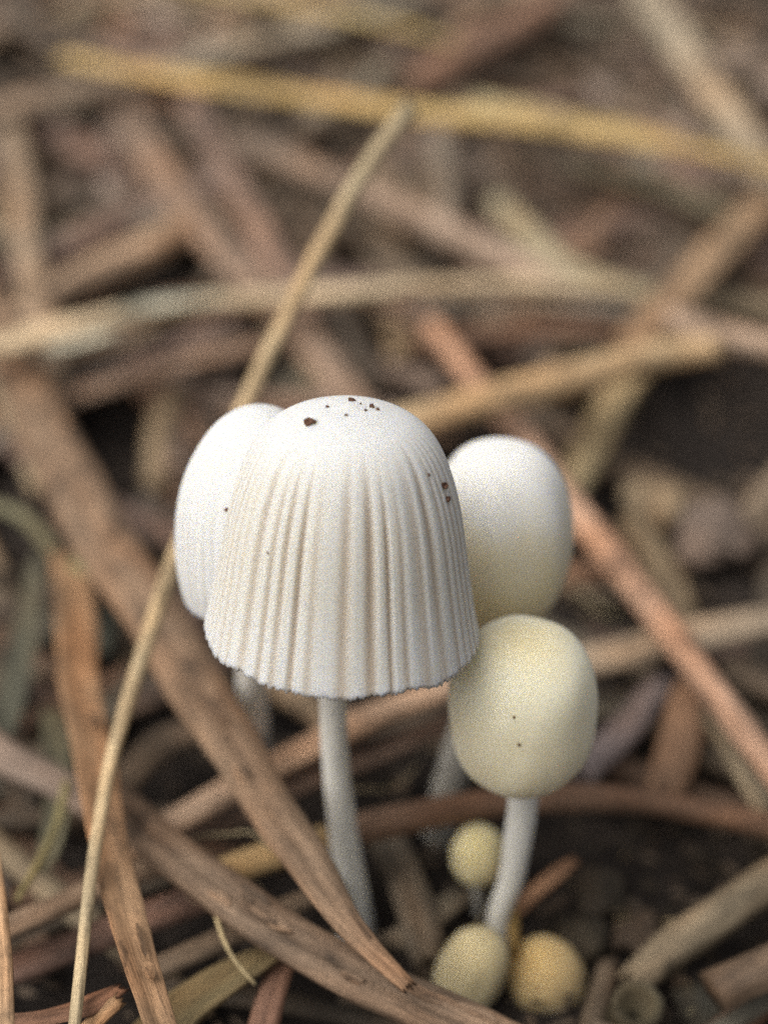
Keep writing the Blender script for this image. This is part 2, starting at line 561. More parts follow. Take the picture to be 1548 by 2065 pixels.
S("straw_stalk", "pale flattened stalk with whitish peeling film lying across the thin culm", "straw", 'stalk', (186, 156, 124),
  [(-120, 712, 96, 8.6), (0, 695, 100, 8.4), (140, 664, 98, 8), (330, 628, 88, 7.4), (560, 602, 78, 6.8), (800, 586, 70, 6.2), (1020, 576, 66, 6), (1180, 580, 58, 5.5), (1290, 592, 46, 5)], roll=0.35, k=1.55)
S("straw_stalk", "smooth tan stalk resting over the orange stem behind the mushrooms", "straw", 'culm', (190, 152, 112),
  [(770, 862, 76, 8), (860, 838, 82, 8.2), (1010, 797, 84, 8.5), (1200, 748, 84, 8.8), (1360, 712, 80, 9), (1450, 700, 66, 9)], k=1.15)
S("orange_stem", "long orange stem slanting down beside the back egg-shaped cap", "straw", 'culm', (186, 136, 110),
  [(870, 655, 52, 4.5), (930, 735, 58, 4.7), (1050, 880, 62, 5), (1150, 1015, 64, 5.5), (1300, 1210, 62, 6.2), (1440, 1400, 62, 6.8), (1560, 1555, 60, 7.2), (1660, 1690, 60, 7)], k=1.2)
S("red_stem", "dark reddish-brown arched stem passing behind the yellow cap's stem", "straw", 'culm', (136, 96, 76),
  [(560, 1738, 60, 4.2), (650, 1702, 66, 4.4), (740, 1670, 66, 4.6), (900, 1632, 64, 4.8), (1060, 1612, 62, 5), (1200, 1610, 58, 5), (1350, 1624, 54, 4.8), (1560, 1668, 54, 4.4), (1680, 1700, 50, 4)], k=0.9)
S("straw_stalk", "yellowish-tan broken stalk end poking out beneath the mottled brown stalks", "straw", 'culm', (182, 142, 94),
  [(425, 1772, 62, 5.4), (500, 1745, 66, 5.4), (600, 1712, 64, 5.4), (668, 1690, 58, 5.2)])
S("straw_stalk", "pinkish-tan stalk crossing behind the front mushroom's stem under the ribbed cap", "straw", 'stalk', (192, 148, 120),
  [(240, 1722, 74, 5), (330, 1670, 76, 5.2), (480, 1582, 76, 5.4), (620, 1512, 78, 5.6), (760, 1445, 80, 5.8), (900, 1392, 82, 6), (1060, 1330, 70, 5.8)], roll=0.3)
S("straw_stalk", "dull brown stalk lying parallel just below the pinkish-tan one", "straw", 'stalk', (132, 98, 84),
  [(330, 1735, 50, 3.4), (480, 1650, 56, 3.6), (640, 1570, 60, 3.8), (800, 1500, 62, 4), (930, 1450, 58, 4)], roll=0.2)
S("straw_stalk", "mustard-yellow straw stretched across the top of the litter heap", "straw", 'blade', (192, 150, 88),
  [(120, 118, 50, 10), (260, 145, 66, 10.5), (450, 175, 76, 11), (650, 205, 78, 11.2), (850, 228, 80, 11.2), (1080, 250, 84, 11), (1300, 285, 84, 11), (1480, 320, 76, 10.5), (1640, 350, 66, 10)], k=1.2)
S("straw_stalk", "pale grey-gold stalk leaning along the mustard-yellow straw", "straw", 'stalk', (180, 158, 118),
  [(960, 205, 50, 8.5), (1100, 235, 70, 9), (1240, 262, 70, 9), (1380, 300, 60, 8.5)])
S("straw_stalk", "golden straw end lying farthest back on the heap", "straw", 'blade', (186, 150, 92),
  [(330, -40, 60, 6), (520, 0, 66, 6.5), (700, 35, 70, 6.8), (850, 72, 62, 6.8), (930, 92, 40, 6.5)])
S("straw_stalk", "greyish stalk slanting steeply down to the end of the mustard-yellow straw", "straw", 'culm', (158, 134, 112),
  [(1250, -90, 80, 6), (1320, 10, 84, 6.5), (1420, 165, 86, 7), (1530, 320, 84, 7), (1640, 470, 80, 7)])
S("straw_stalk", "pinkish-brown stalk slanting behind the thin culm towards the tan stalk", "straw", 'stalk', (148, 114, 96),
  [(230, 160, 84, 3.5), (290, 280, 92, 4), (370, 410, 98, 4.2), (480, 540, 96, 4.2), (590, 650, 92, 4), (690, 775, 86, 3.6), (760, 870, 80, 3)])
S("straw_stalk", "mauve-brown stalk lying tight beside the pinkish-brown one", "straw", 'stalk', (142, 110, 98),
  [(380, 200, 70, 3.6), (440, 320, 78, 4), (510, 440, 78, 4.2), (570, 540, 74, 4), (640, 640, 66, 3.6)])
S("straw_stalk", "short pink-tan stalk leaning above the dark hollow by the pale flattened stalk", "straw", 'culm', (172, 134, 108),
  [(-20, 680, 64, 3.5), (80, 610, 74, 4), (200, 540, 76, 4.4), (310, 490, 72, 4.4), (390, 450, 60, 4)])
S("straw_stalk", "upright brown stalk sinking under the pale flattened stalk", "straw", 'stalk', (150, 120, 98),
  [(20, 260, 64, 4.5), (45, 400, 70, 4.8), (60, 540, 74, 5), (90, 680, 76, 4.6), (120, 800, 70, 3.6)])
S("straw_stalk", "rosy-grey stalk slanting across behind the thin culm to the pale heap", "straw", 'culm', (162, 130, 112),
  [(470, 290, 62, 4.5), (600, 335, 68, 5), (760, 400, 72, 5.2), (920, 475, 74, 5.2), (1060, 540, 72, 5), (1180, 600, 60, 4.6)])
S("straw_stalk", "thick brown stalk rising steeply beside the short rosy stalk", "straw", 'stalk', (150, 112, 84),
  [(1640, 290, 92, 7), (1548, 395, 98, 7), (1440, 515, 102, 6.6), (1330, 625, 96, 6), (1260, 700, 80, 5)])
S("straw_stalk", "short rosy stalk lying just above the dark hollow", "straw", 'culm', (176, 140, 118),
  [(1350, 640, 60, 6.2), (1430, 672, 68, 6.6), (1540, 698, 70, 6.8), (1660, 720, 68, 7)])
S("straw_stalk", "grey-tan stalk with a yellow bruise emerging behind the yellow cap", "straw", 'stalk', (162, 134, 112),
  [(1080, 1360, 60, 4), (1180, 1335, 72, 4.4), (1300, 1305, 76, 4.6), (1420, 1278, 76, 4.8), (1560, 1250, 72, 5), (1680, 1230, 70, 5)])
S("straw_stalk", "olive-tan short stalk leaning against the orange stem", "straw", 'stalk', (150, 124, 90),
  [(1300, 720, 76, 3.6), (1245, 800, 84, 3.8), (1190, 900, 86, 3.6), (1130, 1020, 80, 3.0), (1090, 1120, 70, 2.4)])
S("straw_stalk", "dull brown stalk half sunk in soil beside the hollow stub", "straw", 'culm', (132, 108, 86),
  [(1270, 1985, 70, 1.6), (1350, 1915, 82, 2.2), (1450, 1850, 86, 2.8), (1560, 1775, 86, 3.2), (1680, 1700, 84, 3.4)])
S("straw_stalk", "mauve-brown stalk disappearing under the orange-tan flat leaf", "straw", 'stalk', (134, 106, 94),
  [(-90, 1450, 80, 5.4), (20, 1530, 82, 5.4), (120, 1585, 80, 5.2), (230, 1650, 72, 4.6)])
S("straw_stalk", "brown stalk lying flat beneath the crossing of culm and flat leaf", "straw", 'stalk', (140, 108, 88),
  [(-60, 1905, 66, 6), (60, 1855, 70, 6.2), (180, 1800, 68, 6), (330, 1740, 60, 5)], roll=0.2)
S("straw_stalk", "dark red-brown stalk beneath the flat leaf's lower half", "straw", 'stalk', (112, 76, 66),
  [(-60, 1985, 74, 4.2), (80, 1930, 78, 4.4), (240, 1865, 80, 4.4), (420, 1800, 70, 4)])
S("straw_stalk", "brown straw piece nearly hidden below the mottled brown stalks", "straw", 'stalk', (118, 90, 72),
  [(300, 1960, 54, 4.6), (420, 1905, 56, 4.8), (560, 1838, 54, 4.8), (680, 1790, 46, 4.4)])
S("dry_leaf", "wide olive-brown dry leaf with a bright edge under the mottled stalk", "leaf", 'blade', (128, 102, 68),
  [(300, 2120, 150, 6), (400, 2030, 150, 6), (500, 1960, 120, 6), (580, 1905, 70, 5.6)], roll=0.5)
S("red_stem", "short rust-red stalk end sticking up under the mottled stalk", "straw", 'stalk', (128, 84, 68),
  [(525, 2110, 62, 6), (545, 2020, 64, 6), (570, 1940, 58, 5.6), (590, 1890, 50, 5)])
S("leaf_flake", "ragged rust-red leaf flake beside the orange-tan flat leaf", "leaf", 'flat', (130, 84, 64),
  [(-40, 2062, 60, 8), (80, 2052, 56, 8.2), (180, 2025, 60, 8.6), (245, 1992, 34, 9)], wob=0.3)
S("straw_stalk", "curled tan straw tip tucked behind the rust-red flake", "straw", 'stalk', (166, 120, 84),
  [(160, 2090, 50, 8), (205, 2045, 46, 8.6), (240, 2015, 34, 9)])
S("dry_fibre", "hair-thin pale fibre dangling below the mottled brown stalk", "fibre", 'culm', (176, 146, 104),
  [(432, 1835, 9, 8), (448, 1890, 9, 8), (475, 1940, 9, 7.8), (515, 1986, 7, 7.4)], sides=8)
S("dry_fibre", "thin olive fibre curving beside the flat leaf", "fibre", 'culm', (138, 118, 74),
  [(135, 1575, 18, 7), (115, 1660, 18, 7), (80, 1740, 17, 7), (35, 1815, 14, 6.6)], sides=10)
S("dry_fibre", "mustard-brown fibre hugging the foot of the yellow cap's stem", "fibre", 'culm', (142, 104, 48),
  [(1008, 1745, 18, 3.2), (1022, 1800, 22, 2.8), (1034, 1860, 24, 2.2), (1036, 1930, 22, 1.2)], sides=10)
S("straw_stalk", "small orange straw splinter pointing up beside the yellow cap's stem", "straw", 'stalk', (158, 106, 76),
  [(1020, 1850, 34, 1.4), (1070, 1805, 36, 2.2), (1120, 1765, 34, 3), (1160, 1735, 22, 3.4)])
S("straw_stalk", "grey stalk lying just below the pale flattened stalk, beside the dark red one", "straw", 'stalk', (142, 122, 110),
  [(840, 628, 44, 4.6), (960, 616, 48, 4.8), (1100, 610, 48, 4.8), (1240, 622, 46, 4.6), (1340, 646, 40, 4.2)])
S("straw_stalk", "dark red stalk lying in shade below the grey one", "straw", 'stalk', (122, 84, 68),
  [(840, 690, 60, 3.4), (960, 672, 64, 3.6), (1100, 660, 64, 3.6), (1250, 668, 56, 3.4)])
S("straw_stalk", "pinkish stalk running below the film-covered pale stalk into shade", "straw", 'stalk', (150, 116, 98),
  [(120, 812, 56, 4.2), (230, 775, 62, 4.6), (360, 738, 62, 4.8), (490, 705, 56, 4.6), (560, 690, 46, 4.2)])
S("straw_stalk", "mauve stalk sinking behind the front mushroom's top", "straw", 'stalk', (140, 106, 98),
  [(590, 620, 70, 2.4), (650, 730, 78, 2.6), (700, 830, 78, 2.4), (740, 930, 70, 2)])
S("straw_stalk", "dim tan stalk hanging beside the dark hollow near the smooth cap", "straw", 'culm', (140, 110, 84),
  [(355, 790, 60, 2.0), (330, 850, 70, 2.2), (318, 930, 66, 1.8), (316, 1000, 50, 1.0)])
S("straw_stalk", "broad faded stalk slanting at the very back toward the golden straw", "straw", 'stalk', (150, 130, 112),
  [(260, 170, 66, 5), (400, 120, 80, 5.6), (560, 80, 84, 5.8), (720, 40, 76, 5.6), (860, -10, 60, 5)])
S("straw_stalk", "brown stalk slanting under the left end of the mustard straw", "straw", 'stalk', (140, 112, 94),
  [(-80, 250, 80, 5), (60, 210, 86, 5.6), (200, 175, 84, 6), (340, 130, 70, 5.6)])
S("straw_stalk", "reddish stalk rising away beyond the mustard straw", "straw", 'culm', (146, 104, 86),
  [(830, 170, 70, 5), (920, 120, 80, 5.4), (1010, 70, 80, 5.4), (1120, 0, 76, 5)])
S("straw_stalk", "grey-olive stalk propped between rosy-grey stalk and thick brown stalk", "straw", 'stalk', (156, 136, 108),
  [(1000, 400, 66, 4.2), (1060, 470, 76, 4.8), (1120, 530, 82, 5.2), (1210, 570, 80, 5), (1330, 600, 66, 4.6)])
S("straw_stalk", "pale grey stalk standing beside the dark pocket behind the rosy-grey stalk", "straw", 'culm', (132, 116, 106),
  [(880, 270, 56, 4), (900, 350, 62, 4.2), (900, 430, 58, 4), (880, 500, 48, 3.4)])
S("straw_stalk", "olive-grey stalk running from the mustard straw to the thick brown stalk", "straw", 'stalk', (142, 122, 98),
  [(1150, 330, 66, 4.4), (1270, 360, 76, 4.8), (1390, 400, 76, 5), (1500, 450, 66, 4.6)])
S("straw_stalk", "brown stalk sloping down from the orange stem into the dark hollow", "straw", 'stalk', (126, 100, 76),
  [(1270, 1040, 66, 2.4), (1330, 1130, 72, 2.4), (1370, 1220, 66, 2.0), (1390, 1300, 50, 1.2)])
S("straw_stalk", "rust-brown stalk below the orange stem's lower end", "straw", 'stalk', (138, 94, 70),
  [(1400, 1370, 80, 3), (1385, 1460, 92, 3.2), (1360, 1540, 90, 3), (1330, 1610, 70, 2.4)])
S("straw_stalk", "mauve-grey stalk in shade between yellow cap and rust-brown stalk", "straw", 'stalk', (122, 102, 104),
  [(1170, 1560, 60, 2.4), (1230, 1500, 72, 2.8), (1290, 1430, 72, 3), (1340, 1360, 60, 3)])
S("straw_stalk", "faded tan stalk propped under the orange stem's lower end", "straw", 'stalk', (146, 122, 98),
  [(1440, 1440, 60, 4), (1490, 1520, 70, 4), (1540, 1600, 74, 3.8), (1590, 1690, 70, 3.4)])
S("straw_stalk", "dull stalk lying under the arched red stem below the ribbed cap", "straw", 'stalk', (118, 98, 84),
  [(760, 1650, 70, 1.4), (800, 1740, 80, 1.6), (840, 1840, 84, 1.4), (860, 1940, 70, 0.8)])
S("straw_stalk", "grey-brown stalk tilting between the front stem and the small round bud", "straw", 'stalk', (122, 104, 90),
  [(790, 1900, 52, 1.2), (850, 1860, 60, 1.2), (905, 1822, 54, 0.8), (935, 1800, 44, 0.4)])
S("straw_stalk", "brown stalk under the front cap's rim behind its stem", "straw", 'stalk', (150, 118, 92),
  [(520, 1330, 60, 3), (590, 1400, 66, 3.2), (650, 1450, 60, 3), (700, 1500, 50, 2.6)])
S("straw_stalk", "dark tangled stalk beneath the broad mottled brown stalk by the culm", "straw", 'stalk', (112, 86, 76),
  [(260, 1420, 60, 3.6), (350, 1380, 66, 4), (450, 1340, 66, 4), (560, 1290, 56, 3.6)])
S("straw_stalk", "brown arched stalk over the dark gap between two mottled stalks", "straw", 'stalk', (110, 84, 68),
  [(240, 1590, 60, 3.4), (320, 1500, 66, 3.6), (420, 1470, 66, 3.6), (520, 1500, 58, 3.2)], k=0.9)

# green living blades by the flat leaf
for lab, col, pts in (
    ("dull grey-olive grass blade standing by the top of the flat leaf", (86, 80, 68), [(0, 1500, 50, 3), (30, 1370, 60, 4), (58, 1250, 52, 5), (80, 1100, 20, 6)]),
    ("curved olive grass blade arching over the grey-olive blade", (112, 104, 80), [(-40, 1010, 26, 7), (40, 1040, 32, 7), (100, 1100, 32, 6.5), (140, 1180, 26, 6)]),
    ("short green shoot tip touching the flat leaf's top", (132, 126, 84), [(120, 1240, 46, 4.6), (150, 1180, 56, 5.8), (168, 1120, 40, 6.6)]),
    ("dark olive blade lying beside the broad mottled stalk", (80, 76, 66), [(205, 1320, 44, 3.4), (222, 1220, 48, 3.8), (262, 1110, 16, 3.8)]),
    ("olive blade bending down beside the orange-tan flat leaf", (96, 86, 66), [(100, 1430, 40, 5), (118, 1530, 56, 5.2), (120, 1640, 56, 5), (90, 1760, 44, 4.4)]),
):
    S("wild_grass", lab, "grass", 'blade', col, pts, taper=(0.6, 0.3))["kind"] = "thing"

# whitish peeling film on the pale flattened stalk
for o in [x for x in COL.objects if x.get("label", "").startswith("pale flattened stalk")]:
    for pts in ([(90, 702, 30, 10.0), (140, 692, 36, 10.1), (200, 678, 30, 9.9), (240, 668, 16, 9.6)], [(230, 632, 24, 9.6), (300, 616, 36, 9.5), (380, 604, 32, 9.2), (450, 600, 16, 8.8)]):
        p = px_path(pts)
        v, f, uv, fr = stalk_geometry(p, 'flat', 5, wob=0.35, sides=12, taper=(0.2, 0.15))
        c = mesh_obj("peeling_film", v, f, M_STRAW, parent=o, origin=Vector(o.location) / MM, uvs=uv, color=dull((206, 194, 170), 1.0))
        c["label"] = "whitish papery film peeling off the stalk"


# ------------------------------------------------------------------ mushrooms
def interp(tab, t):
    for i in range(len(tab) - 1):
        a, b = tab[i], tab[i + 1]
        if t <= b[0]:
            u = (t - a[0]) / (b[0] - a[0])
            p0 = tab[max(0, i - 1)]; p3 = tab[min(len(tab) - 1, i + 2)]
            m1 = (b[1] - p0[1]) / max(1e-6, b[0] - p0[0]) * (b[0] - a[0])
            m2 = (p3[1] - a[1]) / max(1e-6, p3[0] - a[0]) * (b[0] - a[0])
            u2, u3 = u * u, u * u * u
            return (2 * u3 - 3 * u2 + 1) * a[1] + (u3 - 2 * u2 + u) * m1 + (-2 * u3 + 3 * u2) * b[1] + (u3 - u2) * m2
    return tab[-1][1]


def axes(axis):
    z = axis.normalized()
    x = Vector((0, 1, 0)).cross(z).normalized()
    y = z.cross(x)
    return x, y, z


def cap_mesh(name, parent, base, top, axis, R, Hh, prof, mat, nribs, amp, start, seed, nang=520, nlong=64, thick=0.35, wobble=0.03, jag=0.07, groove_k=1.0, lumps=0.0):
    """bell cap: prof gives radius fraction along a curve parameter s (0 apex .. 1 rim) as tables for r and t"""
    X, Y, Z = axes(axis)
    r = random.Random(seed)
    so = Vector((seed * 1.3, seed * 2.1, seed * 0.7))
    rt, tt = prof
    ph = [r.uniform(0, 6.28) for _ in range(4)]
    verts, groove, along, faces = [], [], [], []

    def point(s, th, inner):
        rr = max(0.0, interp(rt, s)); t = interp(tt, s)
        warp = th + 0.06 * math.sin(3 * th + ph[0]) + 0.035 * math.sin(8 * th + ph[1]) + 0.012 * math.sin(19 * th + ph[3])
        q = nribs * warp
        rib = 0.5 + 0.5 * math.cos(q)                       # 1 ridge, 0 groove
        rib = 1 - (1 - rib) ** 1.5
        sec = 0.5 + 0.5 * math.cos(2 * q + ph[2] + 1.2 * math.sin(2 * th))
        st = start + 0.10 * noise.noise(so + Vector((math.cos(th) * 3, math.sin(th) * 3, 0)))
        on = sstep(st, min(1.0, st + 0.35), s)
        var = max(0.1, 0.75 + 1.5 * noise.noise(so + Vector((math.cos(th) * 9, math.sin(th) * 9, 4 + s * 0.8))))
        d = amp * (1 - 0.45 * sstep(0.75, 1.0, s)) * on * var * ((rib - 1) + 0.28 * (sec - 1))
        wob = 1 + wobble * s * noise.noise(so + Vector((math.cos(th) * 1.2, math.sin(th) * 1.2, s)))
        rad = R * rr * wob + (d - (thick * min(1, s * 3 + 0.3) if inner else 0)) * min(1.0, s * 4)
        if lumps:
            rad *= 1 + lumps * noise.noise(so + Vector((math.cos(th) * rr * 2, math.sin(th) * rr * 2, t * 2)))
        rad = max(rad, 0.0)
        z = -Hh * t - (thick if inner else 0) * (1 - sstep(0.3, 0.95, s))
        if s > 0.9:
            e = (s - 0.9) / 0.1
            edge = jag * (0.6 * noise.noise(so + Vector((th * 22, 0, 0))) + 1.1 * noise.noise(so + Vector((th * 75, 3, 0)))) + amp * 0.3 * (rib - 0.5) * on
            edge += 0.35 * noise.noise(so + Vector((math.cos(th) * 2.2, math.sin(th) * 2.2, 9)))
            z -= e * e * edge
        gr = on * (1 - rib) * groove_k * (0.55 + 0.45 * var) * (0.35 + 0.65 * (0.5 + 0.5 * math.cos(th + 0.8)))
        return top + X * (rad * math.cos(th)) + Y * (rad * math.sin(th)) + Z * z, min(1, max(0, gr)), s

    for inner in (False, True):
        for i in range(nlong + 1):
            s = i / nlong
            for k in range(nang):
                v, gr, al = point(s, 2 * math.pi * k / nang, inner)
                verts.append(v); groove.append(gr); along.append(al)
    ring = nang
    off = (nlong + 1) * ring
    for i in range(nlong):
        for k in range(nang):
            a, b = i * ring + k, i * ring + (k + 1) % ring
            faces.append((a, a + ring, b + ring, b))
            faces.append((off + a, off + b, off + b + ring, off + a + ring))
    for k in range(nang):
        a, b = nlong * ring + k, nlong * ring + (k + 1) % ring
        faces.append((a, off + a, off + b, b))
    o = mesh_obj(name, verts, faces, mat, parent=parent, origin=base, attr={"groove": groove, "along": along})
    return o, (verts, faces)


def gills(parent, base, top, axis, R, Hh, prof, n):
    X, Y, Z = axes(axis)
    rt, tt = prof
    verts, faces, along = [], [], []
    for i in range(n):
        th = 2 * math.pi * (i + 0.5) / n
        e = X * math.cos(th) + Y * math.sin(th)
        nrm = (-X * math.sin(th) + Y * math.cos(th)) * 0.035
        b0 = len(verts)
        ss = [0.45, 0.6, 0.75, 0.88, 0.97]
        for s in ss:
            ro = R * interp(rt, s) - 0.55
            z = -Hh * interp(tt, s)
            ri = ro * (0.25 + 0.72 * sstep(0.6, 1.0, s))
            for sg in (1, -1):
                verts.append(top + e * ro + Z * z + nrm * sg)
                verts.append(top + e * ri + Z * (z + 0.1) + nrm * sg)
        for q in range(len(ss) - 1):
            a = b0 + q * 4
            faces.append((a, a + 1, a + 5, a + 4)); faces.append((a + 2, a + 6, a + 7, a + 3)); faces.append((a + 1, a + 3, a + 7, a + 5))
    along = [0.5] * len(verts)
    return mesh_obj("gills", verts, faces, M_GILL, parent=parent, origin=base, attr={"along": along}, smooth=False)


def stem_mesh(parent, base, pts, mat, seed, sides=40, bulb=1.0):
    """pts: (Vector, width mm)"""
    path = catmull(pts, 60)
    so = Vector((seed, seed * 3, 1))
    verts, faces, along = [], [], []
    m = len(path)
    for i, (p, w) in enumerate(path):
        t = (path[min(i + 1, m - 1)][0] - path[max(i - 1, 0)][0]).normalized()
        s = t.cross(Vector((0, 1, 0.3))).normalized()
        n = s.cross(t).normalized()
        f = i / (m - 1)
        for k in range(sides):
            a = 2 * math.pi * k / sides
            q = Vector((math.cos(a) * 1.5, math.sin(a) * 1.5, f * 14))
            rad = 0.5 * w * (1 + 0.05 * noise.noise(so + q) + 0.05 * noise.noise(so + q * 5) + 0.012 * math.cos(11 * a))
            verts.append(p + s * (rad * math.cos(a)) + n * (rad * math.sin(a)))
            along.append(f)
    for i in range(m - 1):
        for k in range(sides):
            a, b = i * sides + k, i * sides + (k + 1) % sides
            faces.append((a, b, b + sides, a + sides))
    faces.append(tuple(range(sides))); faces.append(tuple((m - 1) * sides + k for k in reversed(range(sides))))
    return mesh_obj("stem", verts, faces, mat, parent=parent, origin=base, attr={"along": along})


def stem_path(pix, d_top, base_h=-0.6):
    """pixel list from cap to foot; depth runs evenly from d_top to where the foot meets the soil"""
    foot = at_height(pix[-1][0], pix[-1][1], base_h)
    d_foot = (foot - CAM).dot(FWD)
    y0, y1 = pix[0][1], pix[-1][1]
    out = []
    for (px, py, w) in pix:
        f = (py - y0) / (y1 - y0)
        d = d_top + (d_foot - d_top) * f
        out.append((at_depth(px, py, d), w / FOCAL * d))
    return out, foot


def back_axis(deg, side=0.0):
    a = math.radians(deg)
    return Vector((side, math.sin(a), math.cos(a))).normalized()


# profile tables: curve parameter -> radius fraction, drop fraction
BELL = ([(0, 0), (0.12, 0.25), (0.25, 0.475), (0.37, 0.63), (0.5, 0.745), (0.63, 0.825), (0.78, 0.895), (0.9, 0.95), (1, 1.0)],
        [(0, 0), (0.04, 0.008), (0.12, 0.022), (0.25, 0.073), (0.37, 0.160), (0.5, 0.30), (0.63, 0.46), (0.78, 0.675), (0.9, 0.85), (1, 1.0)])
DOME = ([(0, 0), (0.12, 0.26), (0.25, 0.50), (0.37, 0.69), (0.5, 0.85), (0.63, 0.95), (0.78, 1.0), (0.9, 0.99), (1, 0.95)],
        [(0, 0), (0.12, 0.03), (0.25, 0.11), (0.37, 0.225), (0.5, 0.37), (0.63, 0.53), (0.78, 0.73), (0.9, 0.88), (1, 1.0)])
PHI = [math.radians(163 * i / 12) for i in range(13)]
EGG = ([(i / 12, math.sin(a) ** 0.82) for i, a in enumerate(PHI)], [(i / 12, 0.5 - 0.5 * math.copysign(abs(math.cos(a)) ** 0.9, math.cos(a))) for i, a in enumerate(PHI)])

hit_meshes = []
# front, fully opened ribbed mushroom
AX1 = back_axis(11, 0.035)
rim1 = at_depth(692, 1266, 79.0)
R1, H1 = 278 / FOCAL * 79.0, 10.6
top1 = rim1 + AX1 * H1 - Vector((0.04, 0, 0))
sp, foot = stem_path([(688, 1160, 54), (670, 1300, 54), (671, 1420, 54), (678, 1550, 54), (692, 1680, 58), (708, 1790, 64), (722, 1880, 74)], 79.0)
m1 = empty("mushroom", foot)
tag(m1, "opened white mushroom with a fluted bell cap and soil crumbs on top", "mushroom")
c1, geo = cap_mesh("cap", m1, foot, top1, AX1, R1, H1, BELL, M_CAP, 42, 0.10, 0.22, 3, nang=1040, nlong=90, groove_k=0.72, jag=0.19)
hit_meshes.append(BVHTree.FromPolygons(geo[0], geo[1]))
gills(c1, foot, top1, AX1, R1, H1, BELL, 44)
stem_mesh(m1, foot, sp, M_STEM, 11)

# smooth rounded mushroom tucked behind it
AX2 = back_axis(9, -0.02)
D2 = 83.5
rim2 = at_depth(538, 1190, D2)
R2, H2 = 177 / FOCAL * D2, 9.3
top2 = rim2 + AX2 * H2
sp, foot = stem_path([(530, 1120, 62), (515, 1280, 62), (508, 1380, 60), (512, 1490, 60), (520, 1600, 66)], D2)
m2 = empty("mushroom", foot)
tag(m2, "round smooth white mushroom tucked behind the fluted bell cap", "mushroom")
c2, geo = cap_mesh("cap", m2, foot, top2, AX2, R2, H2, DOME, M_CAP2, 36, 0.10, 0.45, 8, nang=400, nlong=60, groove_k=0.35)
hit_meshes.append(BVHTree.FromPolygons(geo[0], geo[1]))
gills(c2, foot, top2, AX2, R2, H2, DOME, 36)
stem_mesh(m2, foot, sp, M_STEM, 17)

# closed egg-shaped caps
def egg(label, apex_px, bottom_px, half_w, depth, stem_px, lean, mat, seed, h_scale=1.0, side=0.0, smat=None, name="mushroom", nang=220, lumps=0.06):
    ax = back_axis(lean, side)
    cx = (apex_px[0] + bottom_px[0]) / 2
    cy = (apex_px[1] + bottom_px[1]) / 2
    R = half_w / FOCAL * depth
    hp = abs(bottom_px[1] - apex_px[1]) / FOCAL * depth          # apparent height
    el = PITCH + math.atan((cy - H / 2) / FOCAL) - math.radians(lean)
    Hh = math.sqrt(max(0.2, (hp ** 2 - (2 * R * math.sin(el)) ** 2))) / math.cos(el) * h_scale
    ctr = at_depth(cx, cy, depth)
    top = ctr + ax * (Hh * 0.5)
    low = ctr - ax * (Hh * 0.48)
    foot = at_height(stem_px[-1][0], stem_px[-1][1], -0.5)
    root = empty(name, foot)
    tag(root, label, "mushroom")
    co, geo = cap_mesh("cap", root, foot, top, ax, R, Hh, EGG, mat, 30, 0.02, 0.5, seed, nang=nang, nlong=56, thick=0.75 * R, wobble=0.05, jag=0.02, groove_k=0.0, lumps=lumps)
    hit_meshes.append(BVHTree.FromPolygons(geo[0], geo[1]))
    d_foot = (foot - CAM).dot(FWD)
    pl = project(low)
    pts = [(low + ax * (Hh * 0.2), stem_px[0][2] / FOCAL * depth)]
    y0, y1 = pl[1], stem_px[-1][1]
    for (px, py, w) in stem_px:
        f = (py - y0) / (y1 - y0)
        d = pl[2] + (d_foot - pl[2]) * f
        pts.append((at_depth(px, py, d), w / FOCAL * d))
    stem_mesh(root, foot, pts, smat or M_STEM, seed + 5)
    return root


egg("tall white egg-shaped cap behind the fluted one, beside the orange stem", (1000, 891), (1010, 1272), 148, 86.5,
    [(985, 1300, 56), (945, 1440, 58), (912, 1560, 64), (885, 1680, 70)], 4, M_EGG, 21, smat=M_STEM_SHADED)
egg("pale yellow egg-shaped cap on a thin stem in front of the arched red stem", (1054, 1251), (1050, 1602), 151, 81.5,
    [(1054, 1600, 62), (1046, 1680, 58), (1030, 1770, 50), (1004, 1850, 42), (1008, 1925, 48)], 2, M_EGGY, 31)
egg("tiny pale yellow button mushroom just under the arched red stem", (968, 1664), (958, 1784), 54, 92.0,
    [(958, 1782, 18), (960, 1815, 18), (962, 1845, 20)], 4, M_BUDY, 41, name="button_mushroom", smat=M_STEM_SHADED, nang=120, lumps=0.08)
egg("olive-yellow button mushroom at the foot of the yellow cap's stem", (966, 1872), (930, 2044), 70, 88.5,
    [(938, 2030, 34), (937, 2044, 34)], 0, M_BUD, 51, side=0.3, smat=M_BUD, name="button_mushroom", nang=120, lumps=0.08)
egg("amber button mushroom leaning away from the olive-yellow one", (1080, 1890), (1120, 2052), 78, 90.5,
    [(1106, 2016, 26), (1108, 2030, 26)], 0, M_BUD2, 61, side=-0.5, smat=M_BUD2, name="button_mushroom", nang=120, lumps=0.08)

# hollow stub: a broken stalk end facing up out of the soil
p0 = at_height(1282, 2022, 3.0)
p1 = p0 - Vector((-0.3, 0.9, 2.6)).normalized() * -4.0
ax = (CAM - p0).normalized() * 0.6 + Vector((0.1, 0, 0.6))
ax.normalize()
w0 = 96 / FOCAL * 90
v, f, uv, fr = stalk_geometry([(p0 - ax * 5, w0), (p0 - ax * 2, w0), (p0, w0 * 0.98)], 'culm', 77, sides=20, wob=0.1, ragged=False)
o = mesh_obj("hollow_stub", v, f, M_STRAW, origin=p0 - ax * 5, uvs=uv, color=dull((92, 76, 56), 0.85))
tag(o, "hollow broken straw stub with a dark hole beside the amber button", "straw")


